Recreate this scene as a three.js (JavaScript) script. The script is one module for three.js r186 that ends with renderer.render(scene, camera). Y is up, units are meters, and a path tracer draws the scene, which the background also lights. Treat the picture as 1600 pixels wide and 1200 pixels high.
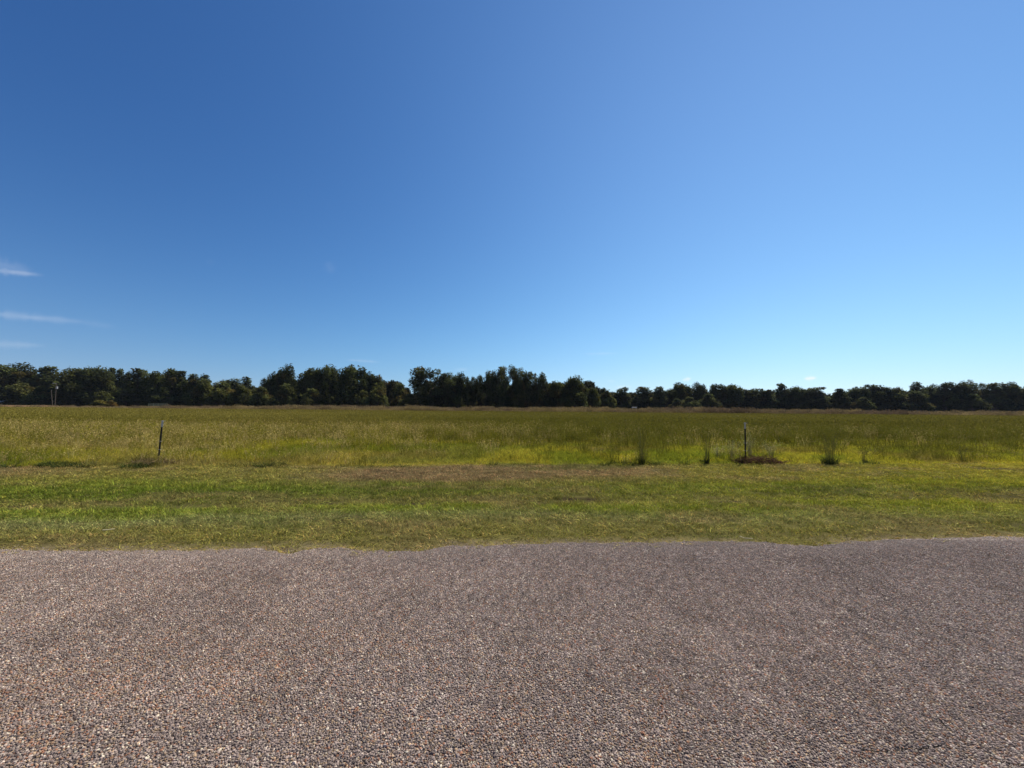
import * as THREE from 'three';
import { mergeGeometries } from 'three/addons/utils/BufferGeometryUtils.js';
import { RoundedBoxGeometry } from 'three/addons/geometries/RoundedBoxGeometry.js';

// ------------------------------------------------------------------ camera, sky, sun, exposure
const scene = new THREE.Scene();
const EYE = 1.6;
const camera = new THREE.PerspectiveCamera(90, 4 / 3, 0.1, 6000);
camera.position.set(0, EYE, 0);
camera.rotation.order = 'YXZ';
camera.rotation.set(THREE.MathUtils.degToRad(3.15), 0, 0);
camera.rotateZ(THREE.MathUtils.degToRad(0.36));
camera.updateMatrixWorld(true);
scene.add(camera);

const renderer = new THREE.WebGLRenderer({ antialias: true });
renderer.toneMapping = THREE.LinearToneMapping;
const EXPOSURE = 1.4;
renderer.toneMappingExposure = EXPOSURE;
renderer.shadowMap.enabled = true;
renderer.setSize(1024, 768);

const SUN_AZ = THREE.MathUtils.degToRad(42), SUN_EL = THREE.MathUtils.degToRad(49);
const SUN = new THREE.Vector3(Math.sin(SUN_AZ) * Math.cos(SUN_EL), Math.sin(SUN_EL), -Math.cos(SUN_AZ) * Math.cos(SUN_EL));
const sun = new THREE.DirectionalLight(new THREE.Color(1.0, 0.93, 0.80), 4.4);
sun.name = 'sun';
sun.position.copy(SUN).multiplyScalar(120);
sun.target.position.set(0, 0, -20);
sun.position.add(sun.target.position);
sun.castShadow = true;
sun.shadow.mapSize.set(4096, 4096);
Object.assign(sun.shadow.camera, { left: -70, right: 70, top: 70, bottom: -70, near: 1, far: 300 });
scene.add(sun, sun.target);

scene.fog = new THREE.FogExp2(new THREE.Color(0.75, 0.85, 1.0), 0.00006);

// ------------------------------------------------------------------ helpers
function rng(seed) {
  let s = seed | 0;
  return () => { s = (s + 0x6d2b79f5) | 0; let t = Math.imul(s ^ (s >>> 15), 1 | s); t = (t + Math.imul(t ^ (t >>> 7), 61 | t)) ^ t; return ((t ^ (t >>> 14)) >>> 0) / 4294967296; };
}
const hash = (x, y, s) => { let h = Math.imul(x, 374761393) + Math.imul(y, 668265263) + Math.imul(s, 1274126177); h = Math.imul(h ^ (h >>> 13), 1274126177); return ((h ^ (h >>> 16)) >>> 0) / 4294967296; };
const smooth = (t) => t * t * (3 - 2 * t);
function noise(x, y, s = 0) {
  const ix = Math.floor(x), iy = Math.floor(y), fx = smooth(x - ix), fy = smooth(y - iy);
  const a = hash(ix, iy, s), b = hash(ix + 1, iy, s), c = hash(ix, iy + 1, s), d = hash(ix + 1, iy + 1, s);
  return a + (b - a) * fx + (c - a) * fy + (a - b - c + d) * fx * fy;
}
function fbm(x, y, s = 0, n = 4) { let v = 0, a = 0.5, t = 0; for (let i = 0; i < n; i++) { v += a * noise(x, y, s + i * 17); t += a; a *= 0.5; x *= 2.03; y *= 2.03; } return v / t; }
const clamp = THREE.MathUtils.clamp, lerp = THREE.MathUtils.lerp;
const sstep = (a, b, x) => smooth(clamp((x - a) / (b - a), 0, 1));
const bump = (x, c, w) => Math.exp(-(((x - c) / w) ** 2));
const mix3 = (a, b, t) => [lerp(a[0], b[0], t), lerp(a[1], b[1], t), lerp(a[2], b[2], t)];
const rgb = (a) => new THREE.Color().setRGB(a[0], a[1], a[2]);

// a point of the photograph (1600 x 1200) as a direction, as a place on level ground, or as a place so many metres ahead
function ray(px, py) { return new THREE.Vector3((px - 800) / 600, (600 - py) / 600, -1).applyQuaternion(camera.quaternion).normalize(); }
function onGround(px, py, y = 0) { const d = ray(px, py), t = (y - EYE) / d.y; return new THREE.Vector3(d.x * t, y, d.z * t); }
const horizonY = (px) => 633 + (px - 800) * 0.00628;
function ahead(px, depth, py = horizonY(px)) { const d = ray(px, py), t = depth / -d.z; return new THREE.Vector3(d.x * t, EYE + d.y * t, d.z * t); }

const taken = new Map();
function numbered(n) { const k = taken.get(n) ?? 0; taken.set(n, k + 1); return k ? n + '_' + String(k).padStart(3, '0') : n; }
function tag(o, label, category, group) { o.userData.label = label; if (category) o.userData.category = category; if (group) o.userData.group = group; return o; }
function shade(o) { o.traverse((m) => { if (m.isMesh) { m.castShadow = true; m.receiveShadow = true; } }); return o; }
function thing(name, label, category, p, turn = 0, group) {
  const o = new THREE.Group();
  o.name = numbered(name); o.position.copy(p); o.rotation.y = turn;
  tag(o, label, category, group);
  scene.add(o);
  return o;
}
function part(name, geo, mat, parent) { const m = new THREE.Mesh(geo, mat); m.name = name; m.castShadow = m.receiveShadow = true; parent.add(m); return m; }
function struct(name, geo, mat) { const m = new THREE.Mesh(geo, mat); m.name = name; m.userData.kind = 'structure'; m.receiveShadow = m.castShadow = true; scene.add(m); return m; }

// triangles collected into one geometry, with a vertex colour
class Tris {
  constructor() { this.p = []; this.c = []; this.i = []; }
  vert(x, y, z, c) { this.p.push(x, y, z); this.c.push(c[0], c[1], c[2]); return this.p.length / 3 - 1; }
  tri(a, b, c) { this.i.push(a, b, c); }
  geo() {
    const g = new THREE.BufferGeometry();
    g.setAttribute('position', new THREE.Float32BufferAttribute(this.p, 3));
    g.setAttribute('color', new THREE.Float32BufferAttribute(this.c, 3));
    g.setIndex(this.i);
    g.computeVertexNormals();
    return g;
  }
}
function stick(points, radii, sides = 6) {   // a tapered limb through the points
  const T = new Tris(), up = new THREE.Vector3(), side = new THREE.Vector3(), dir = new THREE.Vector3();
  let before = null;
  points.forEach((p, k) => {
    dir.subVectors(points[Math.min(k + 1, points.length - 1)], points[Math.max(k - 1, 0)]).normalize();
    side.set(Math.abs(dir.y) > 0.9 ? 1 : 0, Math.abs(dir.y) > 0.9 ? 0 : 1, 0).cross(dir).normalize();
    up.crossVectors(dir, side);
    const ring = [];
    for (let s = 0; s < sides; s++) {
      const a = (s / sides) * Math.PI * 2, c = Math.cos(a) * radii[k], d = Math.sin(a) * radii[k];
      ring.push(T.vert(p.x + side.x * c + up.x * d, p.y + side.y * c + up.y * d, p.z + side.z * c + up.z * d, [1, 1, 1]));
    }
    if (before) for (let s = 0; s < sides; s++) { const n = (s + 1) % sides; T.tri(before[s], ring[n], ring[s]); T.tri(before[s], before[n], ring[n]); }
    before = ring;
  });
  return T.geo();
}

// ------------------------------------------------------------------ the sky: clear blue, paler towards the sun and the horizon, a few wisps of cirrus
{
  const W = 4096, H = 2048, data = new Float32Array(W * H * 4);
  const K = [[-3.087, -1.289, 0.095, 2.16, -0.381, 2.291], [-1.915, -1.217, -0.332, 1.617, 0.08, 1.412], [-0.75, -1.08, -0.447, 0.749, 0.152, 0.929]];
  // wisps: from, to (points of the photograph), half thickness in degrees, strength
  const wisps = [
    [-60, 417, 68, 430, 0.22, 0.34], [-40, 408, 55, 424, 0.5, 0.10], [-80, 484, 140, 504, 0.28, 0.20], [110, 500, 185, 512, 0.3, 0.04], [-60, 536, 75, 540, 0.26, 0.12],
    [540, 562, 596, 566, 0.14, 0.16], [708, 577, 734, 577, 0.15, 0.12], [912, 553, 968, 552, 0.15, 0.13], [948, 595, 962, 596, 0.16, 0.13], [511, 408, 520, 428, 0.6, 0.035],
    [1256, 592, 1277, 590, 0.2, 1.0], [1066, 594, 1081, 591, 0.2, 0.7], [960, 605, 990, 604, 0.2, 0.22], [1325, 603, 1350, 601, 0.24, 0.1], [322, 408, 336, 410, 0.3, 0.015],
  ].map(([a, b, c, d, w, s]) => { const p = ray(a, b), q = ray(c, d); return { p, q, w: THREE.MathUtils.degToRad(w), s, mid: p.clone().add(q).normalize(), half: p.angleTo(q) / 2 }; });
  const v = new THREE.Vector3(), ab = new THREE.Vector3(), ap = new THREE.Vector3();
  for (let y = H / 2 - 8; y < H; y++) {
    const el = ((y + 0.5) / H - 0.5) * Math.PI, e = Math.max(0, Math.sin(el)), c = Math.cos(el);
    const f2 = Math.exp(-e / 0.08), f3 = Math.exp(-e / 0.3);
    for (let x = 0; x < W; x++) {
      const az = ((x + 0.5) / W - 0.5) * 2 * Math.PI;
      v.set(Math.cos(az) * c, Math.sin(el), Math.sin(az) * c);
      const g = v.dot(SUN), o = (y * W + x) * 4;
      let cloud = 0;
      if (v.z < -0.2) for (const w of wisps) {
        if (w.mid.dot(v) < Math.cos(w.half * 1.5 + w.w * 4)) continue;
        ab.subVectors(w.q, w.p); ap.subVectors(v, w.p);
        const t = ap.dot(ab) / ab.lengthSq(), tc = clamp(t, 0, 1), dist = ap.addScaledVector(ab, -tc).length();
        const wob = 0.55 + 0.9 * fbm(t * 7 + w.s * 40, dist * 300 + y * 0.11, 5);
        const th = w.w * (1.1 - 0.6 * Math.abs(tc * 2 - 1)) * (0.7 + 0.6 * noise(t * 30, w.s * 90, 6));
        cloud = Math.max(cloud, w.s * wob * Math.exp(-((dist / th) ** 2)) * sstep(-0.05, 0.2, t) * sstep(1.05, 0.7, t));
      }
      for (let k = 0; k < 3; k++) {
        const q = K[k], clear = Math.exp(q[0] + q[1] * e + q[2] * f2 + q[3] * f3 + q[4] * g + q[5] * g * g);
        data[o + k] = lerp(clear, [1.0, 1.02, 1.08][k], cloud * 0.7) / EXPOSURE;
      }
      data[o + 3] = 1;
    }
  }
  for (let y = 0; y < H / 2 - 8; y++) for (let x = 0; x < W; x++) { const o = (y * W + x) * 4; data[o] = 0.13; data[o + 1] = 0.12; data[o + 2] = 0.08; data[o + 3] = 1; }
  const t = new THREE.DataTexture(data, W, H, THREE.RGBAFormat, THREE.FloatType);
  t.mapping = THREE.EquirectangularReflectionMapping; t.magFilter = THREE.LinearFilter; t.needsUpdate = true;
  scene.background = t;
  scene.environment = t;
}

// ------------------------------------------------------------------ layout of the place: u runs along the road, v away from it into the field
const edgeA = onGround(0, 861), edgeB = onGround(1600, 840);
const U = edgeB.clone().sub(edgeA).normalize(), V = new THREE.Vector3(U.z, 0, -U.x);
if (V.z > 0) V.negate();
const toUV = (x, z) => [(x - edgeA.x) * U.x + (z - edgeA.z) * U.z, (x - edgeA.x) * V.x + (z - edgeA.z) * V.z];
const toXZ = (u, v) => [edgeA.x + U.x * u + V.x * v, edgeA.z + U.z * u + V.z * v];
const uvAt = (px, py) => { const p = onGround(px, py); return toUV(p.x, p.z); };
const edgePts = [[0, 861], [100, 860], [280, 860], [400, 858], [448, 866], [500, 857], [590, 859], [640, 862], [700, 855], [800, 851], [1000, 848], [1190, 846], [1240, 851], [1290, 853], [1335, 846], [1400, 842], [1600, 839]].map(([a, b]) => uvAt(a, b));
function roadEdge(u) {                               // v of the ragged asphalt edge
  let base = 0;
  if (u <= edgePts[0][0]) base = edgePts[0][1]; else if (u >= edgePts[edgePts.length - 1][0]) base = edgePts[edgePts.length - 1][1];
  else for (let i = 1; i < edgePts.length; i++) if (u <= edgePts[i][0]) { const a = edgePts[i - 1], b = edgePts[i]; base = lerp(a[1], b[1], smooth((u - a[0]) / (b[0] - a[0]))); break; }
  return base + (fbm(u * 1.7, 3, 21, 4) - 0.5) * 0.10 + (noise(u * 14, 1, 22) - 0.5) * 0.05 + (noise(u * 5, 1, 23) - 0.5) * 0.05;
}
const mowV = (u) => lerp(uvAt(0, 728)[1], uvAt(1600, 724)[1], clamp(u / uvAt(1600, 724)[0], -1, 2)) + (fbm(u * 0.5, 0, 31) - 0.5) * 0.5;
const bandV = (py) => (uvAt(700, py)[1]);
const B = { thatch: bandV(832), pale: bandV(808), green1: bandV(793), rut: bandV(780), green2: bandV(760), brown: bandV(737) };
const DROP = 0.5;                                     // the field lies a little lower than the road
const fieldFar = (x) => lerp(114, 78, clamp((x + 150) / 255, 0, 1));

function height(x, z) {                              // gentle relief of the verge and field, metres
  const [u, v] = toUV(x, z), e = v - roadEdgeSoft(u);
  const far = sstep(70, 25, -z);
  let h = -0.035 + 0.03 * sstep(0, 0.5, e) - DROP * sstep(11.5, 42, -z);
  h += (fbm(x * 0.9, z * 0.9, 41, 3) - 0.5) * 0.05 * sstep(0.05, 0.8, e) * far;
  h += (fbm(x * 0.17, z * 0.3, 43, 3) - 0.5) * 0.10 * sstep(0.5, 3, e) * far;
  h -= 0.05 * bump(v, B.rut + (fbm(u * 0.3, 0, 44) - 0.5) * 0.4, 0.35) * far;
  return h;
}
const roadEdgeSoft = (u) => 0.02 * Math.sin(u);

// colour of the plants that grow at a place on the verge (reflectance, plus one painted sheen band)
const GREEN = [0.240, 0.300, 0.028], DEEP = [0.105, 0.170, 0.014], OLIVE = [0.310, 0.285, 0.055], THATCH = [0.345, 0.265, 0.105], BROWN = [0.300, 0.185, 0.105], SHEEN = [0.350, 0.360, 0.145], YELLOW = [0.45, 0.405, 0.034], TAN = [0.42, 0.32, 0.10];
function vergeColor(x, z) {
  const [u, v0] = toUV(x, z), v = v0 + (fbm(x * 0.35, z * 0.9, 51, 3) - 0.5) * 1.0, right = sstep(17, 24, u * 0.9 + v * 0.2);
  const uc = u / (toUV(edgeB.x, edgeB.z)[0]);        // 0 at the left of the road edge, 1 at the right
  let c = mix3(mix3(OLIVE, GREEN, 0.25), THATCH, 0.22);
  c = mix3(c, SHEEN, 0.85 * bump(v, B.pale, 0.38) * (1 - 0.5 * uc));  // silvery sun sheen on the blades, painted into the colour
  c = mix3(c, GREEN, 0.85 * bump(v, B.green1, 0.55));
  c = mix3(c, THATCH, 0.55 * bump(v, B.rut, 0.32) * sstep(0.9, 0.5, uc));
  c = mix3(c, GREEN, (0.75 + 0.3 * noise(x * 0.6, z * 2, 52)) * bump(v, B.green2, 0.85));
  c = mix3(c, DEEP, 0.5 * bump(v, B.green2 - 0.35, 0.4) * sstep(0.75, 0.3, uc));
  const px0 = fbm(u * 0.22 + 3, v0 * 0.5, 55, 3);
  const x0 = sstep(-6.0, -2.5, x) * sstep(5.2, 2.6, x) + 0.7 * sstep(-8.5, -12, x) + 0.55 * sstep(12.0, 15, x);
  c = mix3(c, mix3(BROWN, THATCH, 0.25 + 0.5 * px0), clamp(1.5 * bump(v, B.brown, 1.1) * x0 * (0.65 + 0.8 * px0), 0, 1));
  c = mix3(c, OLIVE, 0.7 * bump(v, B.brown, 1.0) * (1 - clamp(x0, 0, 1)));
  c = mix3(c, YELLOW, 0.30 * uc * uc * sstep(B.thatch, B.green1, v));
  c = mix3(c, THATCH, 0.5 * sstep(0.56, 0.72, fbm(x * 0.8, z * 1.6, 57, 4)));
  c = mix3(c, DEEP, 0.45 * sstep(0.58, 0.75, fbm(x * 0.5 + 7, z * 1.3, 58, 4)));
  const e = v0 - roadEdge(u);
  c = mix3(c, mix3(TAN, OLIVE, 0.3), 0.6 * sstep(0.22, 0.02, e));
  return c;
}
const BARE = [[188, 786, 0.22], [645, 783, 0.40], [520, 782, 0.25], [25, 792, 0.2], [1130, 781, 0.3], [905, 776, 0.35], [300, 786, 0.4], [1300, 777, 0.3], [40, 786, 0.5]].map(([a, b, w]) => [...uvAt(a, b), w]);
function bareSoil(x, z) {                            // places where the soil shows through, mostly along the shallow rut
  const [u, v] = toUV(x, z), n = fbm(x * 2.5, z * 3.5, 68, 3);
  let k = 0.55 * sstep(0.6, 0.78, n) * bump(v, B.rut, 0.5);
  for (const [a, b, w] of BARE) k = Math.max(k, sstep(0.25, 0.6, bump(u, a, w) * bump(v, b, 0.13) + 0.5 * (n - 0.5)));
  return Math.max(k, 0.5 * sstep(0.66, 0.8, fbm(x * 1.7, z * 2.4, 69, 4)));
}
const vergeLength = (x, z) => {                      // how tall the mown grass stands
  const [u, v] = toUV(x, z), e = v - roadEdge(u);
  return (0.036 + 0.026 * bump(v, B.green2, 0.8) + 0.015 * bump(v, B.green1, 0.5) + 0.03 * fbm(x * 1.2, z * 1.2, 61)) * (0.55 + 0.45 * sstep(0, 0.5, e));
};
function fieldColor(x, z) {
  const d = -z, n = fbm(x * 0.13, z * 0.22, 71, 4), m = fbm(x * 0.6, z * 0.9, 73, 3), left = sstep(3, -9, x);
  let c = mix3(YELLOW, [0.24, 0.265, 0.020], sstep(0.35, 0.7, m));
  c = mix3(c, TAN, 0.65 * left * sstep(0.48, 0.66, n));
  c = mix3(c, [0.24, 0.155, 0.05], 0.5 * (1 - left) * sstep(0.56, 0.7, fbm(x * 0.3, z * 0.5, 79)));
  return c;
}

// ------------------------------------------------------------------ textures of bare surfaces
function dataTex(n, f, srgb = false) {
  const d = new Uint8Array(n * n * 4);
  for (let y = 0; y < n; y++) for (let x = 0; x < n; x++) { const c = f(x / n, y / n, x, y), o = (y * n + x) * 4; for (let k = 0; k < 3; k++) d[o + k] = clamp(c[k], 0, 1) * 255; d[o + 3] = 255; }
  const t = new THREE.DataTexture(d, n, n);
  t.wrapS = t.wrapT = THREE.RepeatWrapping; t.magFilter = THREE.LinearFilter; t.needsUpdate = true;
  if (srgb) t.colorSpace = THREE.SRGBColorSpace;
  return t;
}
const tileNoise = (u, v, f, s) => { const x = u * f, y = v * f, a = fbm(x, y, s), b = fbm(x - f, y, s), c = fbm(x, y - f, s), d = fbm(x - f, y - f, s); return lerp(lerp(a, b, smooth(u)), lerp(c, d, smooth(u)), smooth(v)); };
const soilTex = dataTex(512, (u, v, x, y) => { const k = 0.55 + 0.6 * (tileNoise(u, v, 24, 3) - 0.3) + 0.25 * (hash(x, y, 4) - 0.5); return [k, k, k]; });
const soilBump = dataTex(512, (u, v, x, y) => { const k = tileNoise(u, v, 32, 8) * 0.7 + hash(x, y, 9) * 0.3; return [k, k, k]; });

// stones of the chip seal: colour of one stone
function stoneColor(r, rust = 0) {                    // rust: how much more of the red and amber stones lie there
  const k = rust > 0 && r() < rust * 0.25 ? 0.72 + 0.16 * r() : r();
  const base = k < 0.50 ? [0.31, 0.245, 0.215] : k < 0.70 ? [0.19, 0.15, 0.135] : k < 0.80 ? [0.39, 0.28, 0.185] : k < 0.87 ? [0.32, 0.165, 0.105] : k < 0.96 ? [0.45, 0.37, 0.315] : [0.60, 0.53, 0.42];
  const m = 0.55 + 0.7 * r();
  return [base[0] * m, base[1] * m, base[2] * m];
}
// a tile of chip seal seen between and beyond the modelled stones
const CHIPS = (() => {
  const n = 1024, cells = 96, r = rng(5), pts = [], col = [];
  for (let i = 0; i < cells * cells; i++) { pts.push([(i % cells) + r(), Math.floor(i / cells) + r()]); col.push(stoneColor(r)); }
  const c = new Uint8Array(n * n * 4), b = new Uint8Array(n * n * 4);
  for (let y = 0; y < n; y++) for (let x = 0; x < n; x++) {
    const gx = (x / n) * cells, gy = (y / n) * cells, ix = Math.floor(gx), iy = Math.floor(gy);
    let d1 = 9, d2 = 9, at = 0;
    for (let j = -1; j <= 1; j++) for (let i = -1; i <= 1; i++) {
      const cx = (ix + i + cells) % cells, cy = (iy + j + cells) % cells, p = pts[cy * cells + cx];
      const dx = p[0] - cx + ix + i - gx, dy = p[1] - cy + iy + j - gy, d = Math.hypot(dx, dy);
      if (d < d1) { d2 = d1; d1 = d; at = cy * cells + cx; } else if (d < d2) d2 = d;
    }
    const rim = sstep(0.02, 0.22, d2 - d1), o = (y * n + x) * 4, s = col[at];
    for (let k = 0; k < 3; k++) { const lin = lerp([0.036, 0.024, 0.018][k], s[k], rim); c[o + k] = 255 * Math.pow(lin, 1 / 2.2); b[o + k] = 255 * clamp(rim * (1 - d1 * 0.6), 0, 1); }
    c[o + 3] = b[o + 3] = 255;
  }
  const make = (d) => { const t = new THREE.DataTexture(d, n, n); t.wrapS = t.wrapT = THREE.RepeatWrapping; t.magFilter = THREE.LinearFilter; t.needsUpdate = true; return t; };
  const color = make(c); color.colorSpace = THREE.SRGBColorSpace;
  return { color, bump: make(b), size: 1.15 };
})();

// ------------------------------------------------------------------ ground, verge soil, road
function sheet(us, vs, f, colorOf) {                 // grid through us x vs, f(u, v) -> [x, y, z]
  const T = new Tris(), uv = [];
  for (const v of vs) for (const u of us) { const p = f(u, v); T.vert(p[0], p[1], p[2], colorOf(p[0], p[2])); uv.push(p[0] / 2.2, -p[2] / 2.2); }
  const n = us.length;
  for (let j = 0; j < vs.length - 1; j++) for (let i = 0; i < n - 1; i++) { const a = j * n + i; T.tri(a, a + 1, a + n); T.tri(a + 1, a + n + 1, a + n); }
  const g = T.geo();
  g.setAttribute('uv', new THREE.Float32BufferAttribute(uv, 2));
  return g;
}
const range = (a, b, n) => Array.from({ length: n + 1 }, (_, i) => a + ((b - a) * i) / n);
const soilMat = new THREE.MeshPhysicalMaterial({ specularIntensity: 0.05, name: 'soil', map: soilTex, bumpMap: soilBump, bumpScale: 0.02, roughness: 1, vertexColors: true });
const wide = (n) => range(-1, 1, n).map((t) => 14 + Math.sign(t) * (Math.abs(t) * 30 + Math.abs(t) ** 6 * 1800));
{
  const vs = [-1500, -300, -60, -8, -1, 0, ...range(0.15, 8.0, 52).slice(1), ...range(8.2, 40, 90), ...range(42, 260, 60), 400, 900, 2500];
  const f = (u, v) => { const [x, z] = toXZ(u, v); return [x, v < 0 ? -0.06 : height(x, z), z]; };
  const col = (x, z) => {
    const [u, v] = toUV(x, z), m = mowV(u);
    const near = mix3(mix3(vergeColor(x, z), [0.085, 0.068, 0.03], 0.7), [0.05, 0.034, 0.02], bareSoil(x, z)), fieldC = mix3(fieldColor(x, z), [0.13, 0.11, 0.03], 0.3);
    let c = mix3(near, fieldC, sstep(m - 0.2, m + 0.3, v));
    c = mix3(c, [0.13, 0.12, 0.03], sstep(18, 40, -z));
    c = mix3(c, [0.33, 0.25, 0.165], sstep(0.16, 0.02, v - roadEdge(u)) * (0.5 + 0.5 * noise(u * 2.3, 0, 59)));
    return c;
  };
  struct('ground', sheet(wide(170), vs, f, col), soilMat);
}
const roadMat = new THREE.MeshPhysicalMaterial({ specularIntensity: 0.2, name: 'chip seal', map: CHIPS.color, bumpMap: CHIPS.bump, bumpScale: 0.006, roughness: 0.85 });
{
  const shape = new THREE.Shape(), N = 1400;
  const place = (u, v) => { const [x, z] = toXZ(u, v); return [x, -z]; };
  shape.moveTo(...place(-260, -6.6));
  for (let i = 0; i <= N; i++) { const u = i === 0 ? -260 : i === N ? 290 : lerp(-8, 28, (i - 1) / (N - 2)); shape.lineTo(...place(u, roadEdge(u))); }
  shape.lineTo(...place(290, -6.6));
  const g = new THREE.ExtrudeGeometry(shape, { depth: 0.07, bevelEnabled: false });
  g.rotateX(-Math.PI / 2); g.translate(0, -0.07, 0);
  const uv = g.attributes.uv; for (let i = 0; i < uv.count; i++) uv.setXY(i, g.attributes.position.getX(i) / CHIPS.size, -g.attributes.position.getZ(i) / CHIPS.size);
  struct('road', g, roadMat);
}

// stuff: many copies of one shape in one object
function scatter(name, label, geo, mat, list) {      // list of [matrix, colour]
  const m = new THREE.InstancedMesh(geo, mat, list.length);
  m.name = name; m.userData.kind = 'stuff'; m.userData.label = label;
  list.forEach(([t, c], i) => { m.setMatrixAt(i, t); m.setColorAt(i, c); });
  m.castShadow = m.receiveShadow = true;
  scene.add(m);
  return m;
}
const place = (() => { const q = new THREE.Quaternion(), e = new THREE.Euler(), p = new THREE.Vector3(), s = new THREE.Vector3(); return (x, y, z, rx, ry, rz, sx, sy, sz) => new THREE.Matrix4().compose(p.set(x, y, z), q.setFromEuler(e.set(rx, ry, rz)), s.set(sx, sy, sz)); })();
// does that place show in the photograph's frame, with a margin for a step to the side
const inView = (x, z, m = 1.2) => z < -0.2 && Math.abs(x) < -z * 1.345 + m;

// hairline cracks in the surface, near the lower right
const CRACKS = [[[1338, 1171], [1362, 1174], [1392, 1175], [1412, 1171], [1436, 1171], [1478, 1164]], [[1548, 1183], [1566, 1190], [1582, 1195], [1612, 1199], [1650, 1196]], [[1466, 1122], [1478, 1136], [1492, 1145]], [[1308, 1094], [1322, 1099], [1338, 1099]], [[1455, 1190], [1480, 1200], [1500, 1210]]].map((l) => l.map(([a, b]) => onGround(a, b)));
function nearCrack(x, z) {
  for (const l of CRACKS) for (let i = 0; i < l.length - 1; i++) {
    const a = l[i], b = l[i + 1], dx = b.x - a.x, dz = b.z - a.z, t = clamp(((x - a.x) * dx + (z - a.z) * dz) / (dx * dx + dz * dz), 0, 1);
    if (Math.hypot(x - a.x - dx * t, z - a.z - dz * t) < 0.002 + 0.010 * noise(x * 70, z * 70, 12)) return true;
  }
  return false;
}
{
  const road = scene.getObjectByName('road'), mat = new THREE.MeshPhysicalMaterial({ specularIntensity: 0.05, name: 'open crack', color: rgb([0.012, 0.010, 0.009]), roughness: 1 });
  for (const l of CRACKS) {
    const T = new Tris(), n = 60, c = new THREE.CatmullRomCurve3(l), p = c.getPoints(n);
    p.forEach((q, i) => { const t = c.getTangent(i / n), w = (0.0012 + 0.0042 * noise(i * 0.9, l[0].x * 9, 13) ** 2) * Math.min(1, i / 3 + 0.1, (n - i) / 3 + 0.1), o = (noise(i * 1.3, l[0].z * 5, 14) - 0.5) * 0.016; T.vert(q.x - t.z * (w + o), 0.003, q.z + t.x * (w + o), [1, 1, 1]); T.vert(q.x + t.z * (w - o), 0.003, q.z - t.x * (w - o), [1, 1, 1]); });
    for (let i = 0; i < n; i++) { T.tri(i * 2, i * 2 + 1, i * 2 + 2); T.tri(i * 2 + 1, i * 2 + 3, i * 2 + 2); }
    part('crack', T.geo(), mat, road);
  }
}

// ------------------------------------------------------------------ stones bedded in the chip seal
{
  const r = rng(11), list = [], step = 0.0097;
  const g = new THREE.IcosahedronGeometry(1, 0), p = g.attributes.position, rr = rng(3), moved = new Map();
  for (let i = 0; i < p.count; i++) {
    const k = [p.getX(i), p.getY(i), p.getZ(i)].map((v) => v.toFixed(3)).join();
    if (!moved.has(k)) moved.set(k, 0.78 + 0.4 * rr());
    p.setXYZ(i, p.getX(i) * moved.get(k), p.getY(i) * moved.get(k), p.getZ(i) * moved.get(k));
  }
  g.computeVertexNormals();
  for (let z = -1.25; z > -4.75; z -= step) for (let x = z * 1.345 - 0.5; x < -z * 1.345 + 0.5; x += step) {
    const px = x + (r() - 0.5) * step * 1.1, pz = z + (r() - 0.5) * step * 1.1, [u, v] = toUV(px, pz), e = v - roadEdge(u);
    if (e > -0.01 + 0.03 * (r() - 0.3) && !(e < 0.22 && r() < 0.22 * sstep(0.22, 0, e))) continue;
    if (nearCrack(px, pz)) continue;
    const bare = fbm(px * 0.9, pz * 1.1, 91, 3);     // binder shows through where traffic has worn the stones away
    if (r() > 1.12 - 0.35 * sstep(0.5, 0.75, bare)) continue;
    const s = (0.0036 + 0.0027 * r() * r() + 0.0008 * r()) * (r() < 0.02 ? 1.5 : 1);
    const c = stoneColor(r, sstep(0.5, 0.72, fbm(px * 2.6, pz * 2.6, 97, 3)) * sstep(2.4, -0.5, px) * sstep(-3.6, -1.8, pz)), warm = fbm(px * 0.5 + 9, pz * 0.7, 93, 3), side = clamp((px + 3) / 7, 0, 1), dust = sstep(-0.5, 0, e) * 0.35;
    const t = mix3([1.05, 1.01, 0.955], [1.0, 0.99, 0.965], clamp(side * 0.9 + (0.5 - warm) * 1.2, 0, 1)), k = (0.80 + 0.36 * fbm(px * 2.2, pz * 2.2, 95, 3)) * (0.88 + 0.24 * fbm(px * 0.25 + 4, pz * 1.4, 98, 3)) * (0.72 + 0.56 * noise(px * 34, pz * 20, 99));
    const d = mix3([c[0] * t[0] * k, c[1] * t[1] * k, c[2] * t[2] * k], [0.40, 0.33, 0.27], dust);
    list.push([place(px, e > 0 ? height(px, pz) + 0.004 : 0.0005 + 0.0016 * r(), pz, (r() - 0.5) * 1.5, r() * 6.3, (r() - 0.5) * 1.5, s * (0.95 + 0.5 * r()), s * (0.72 + 0.3 * r()), s * (0.95 + 0.5 * r())), rgb(d)]);
  }
  console.log('stones', list.length);
  scatter('road_stones', 'grey, tan and rusty stone chippings bedded in the road surface', g, new THREE.MeshPhysicalMaterial({ specularIntensity: 0.25, name: 'stone', roughness: 0.8, vertexColors: false }), list);
}

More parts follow.
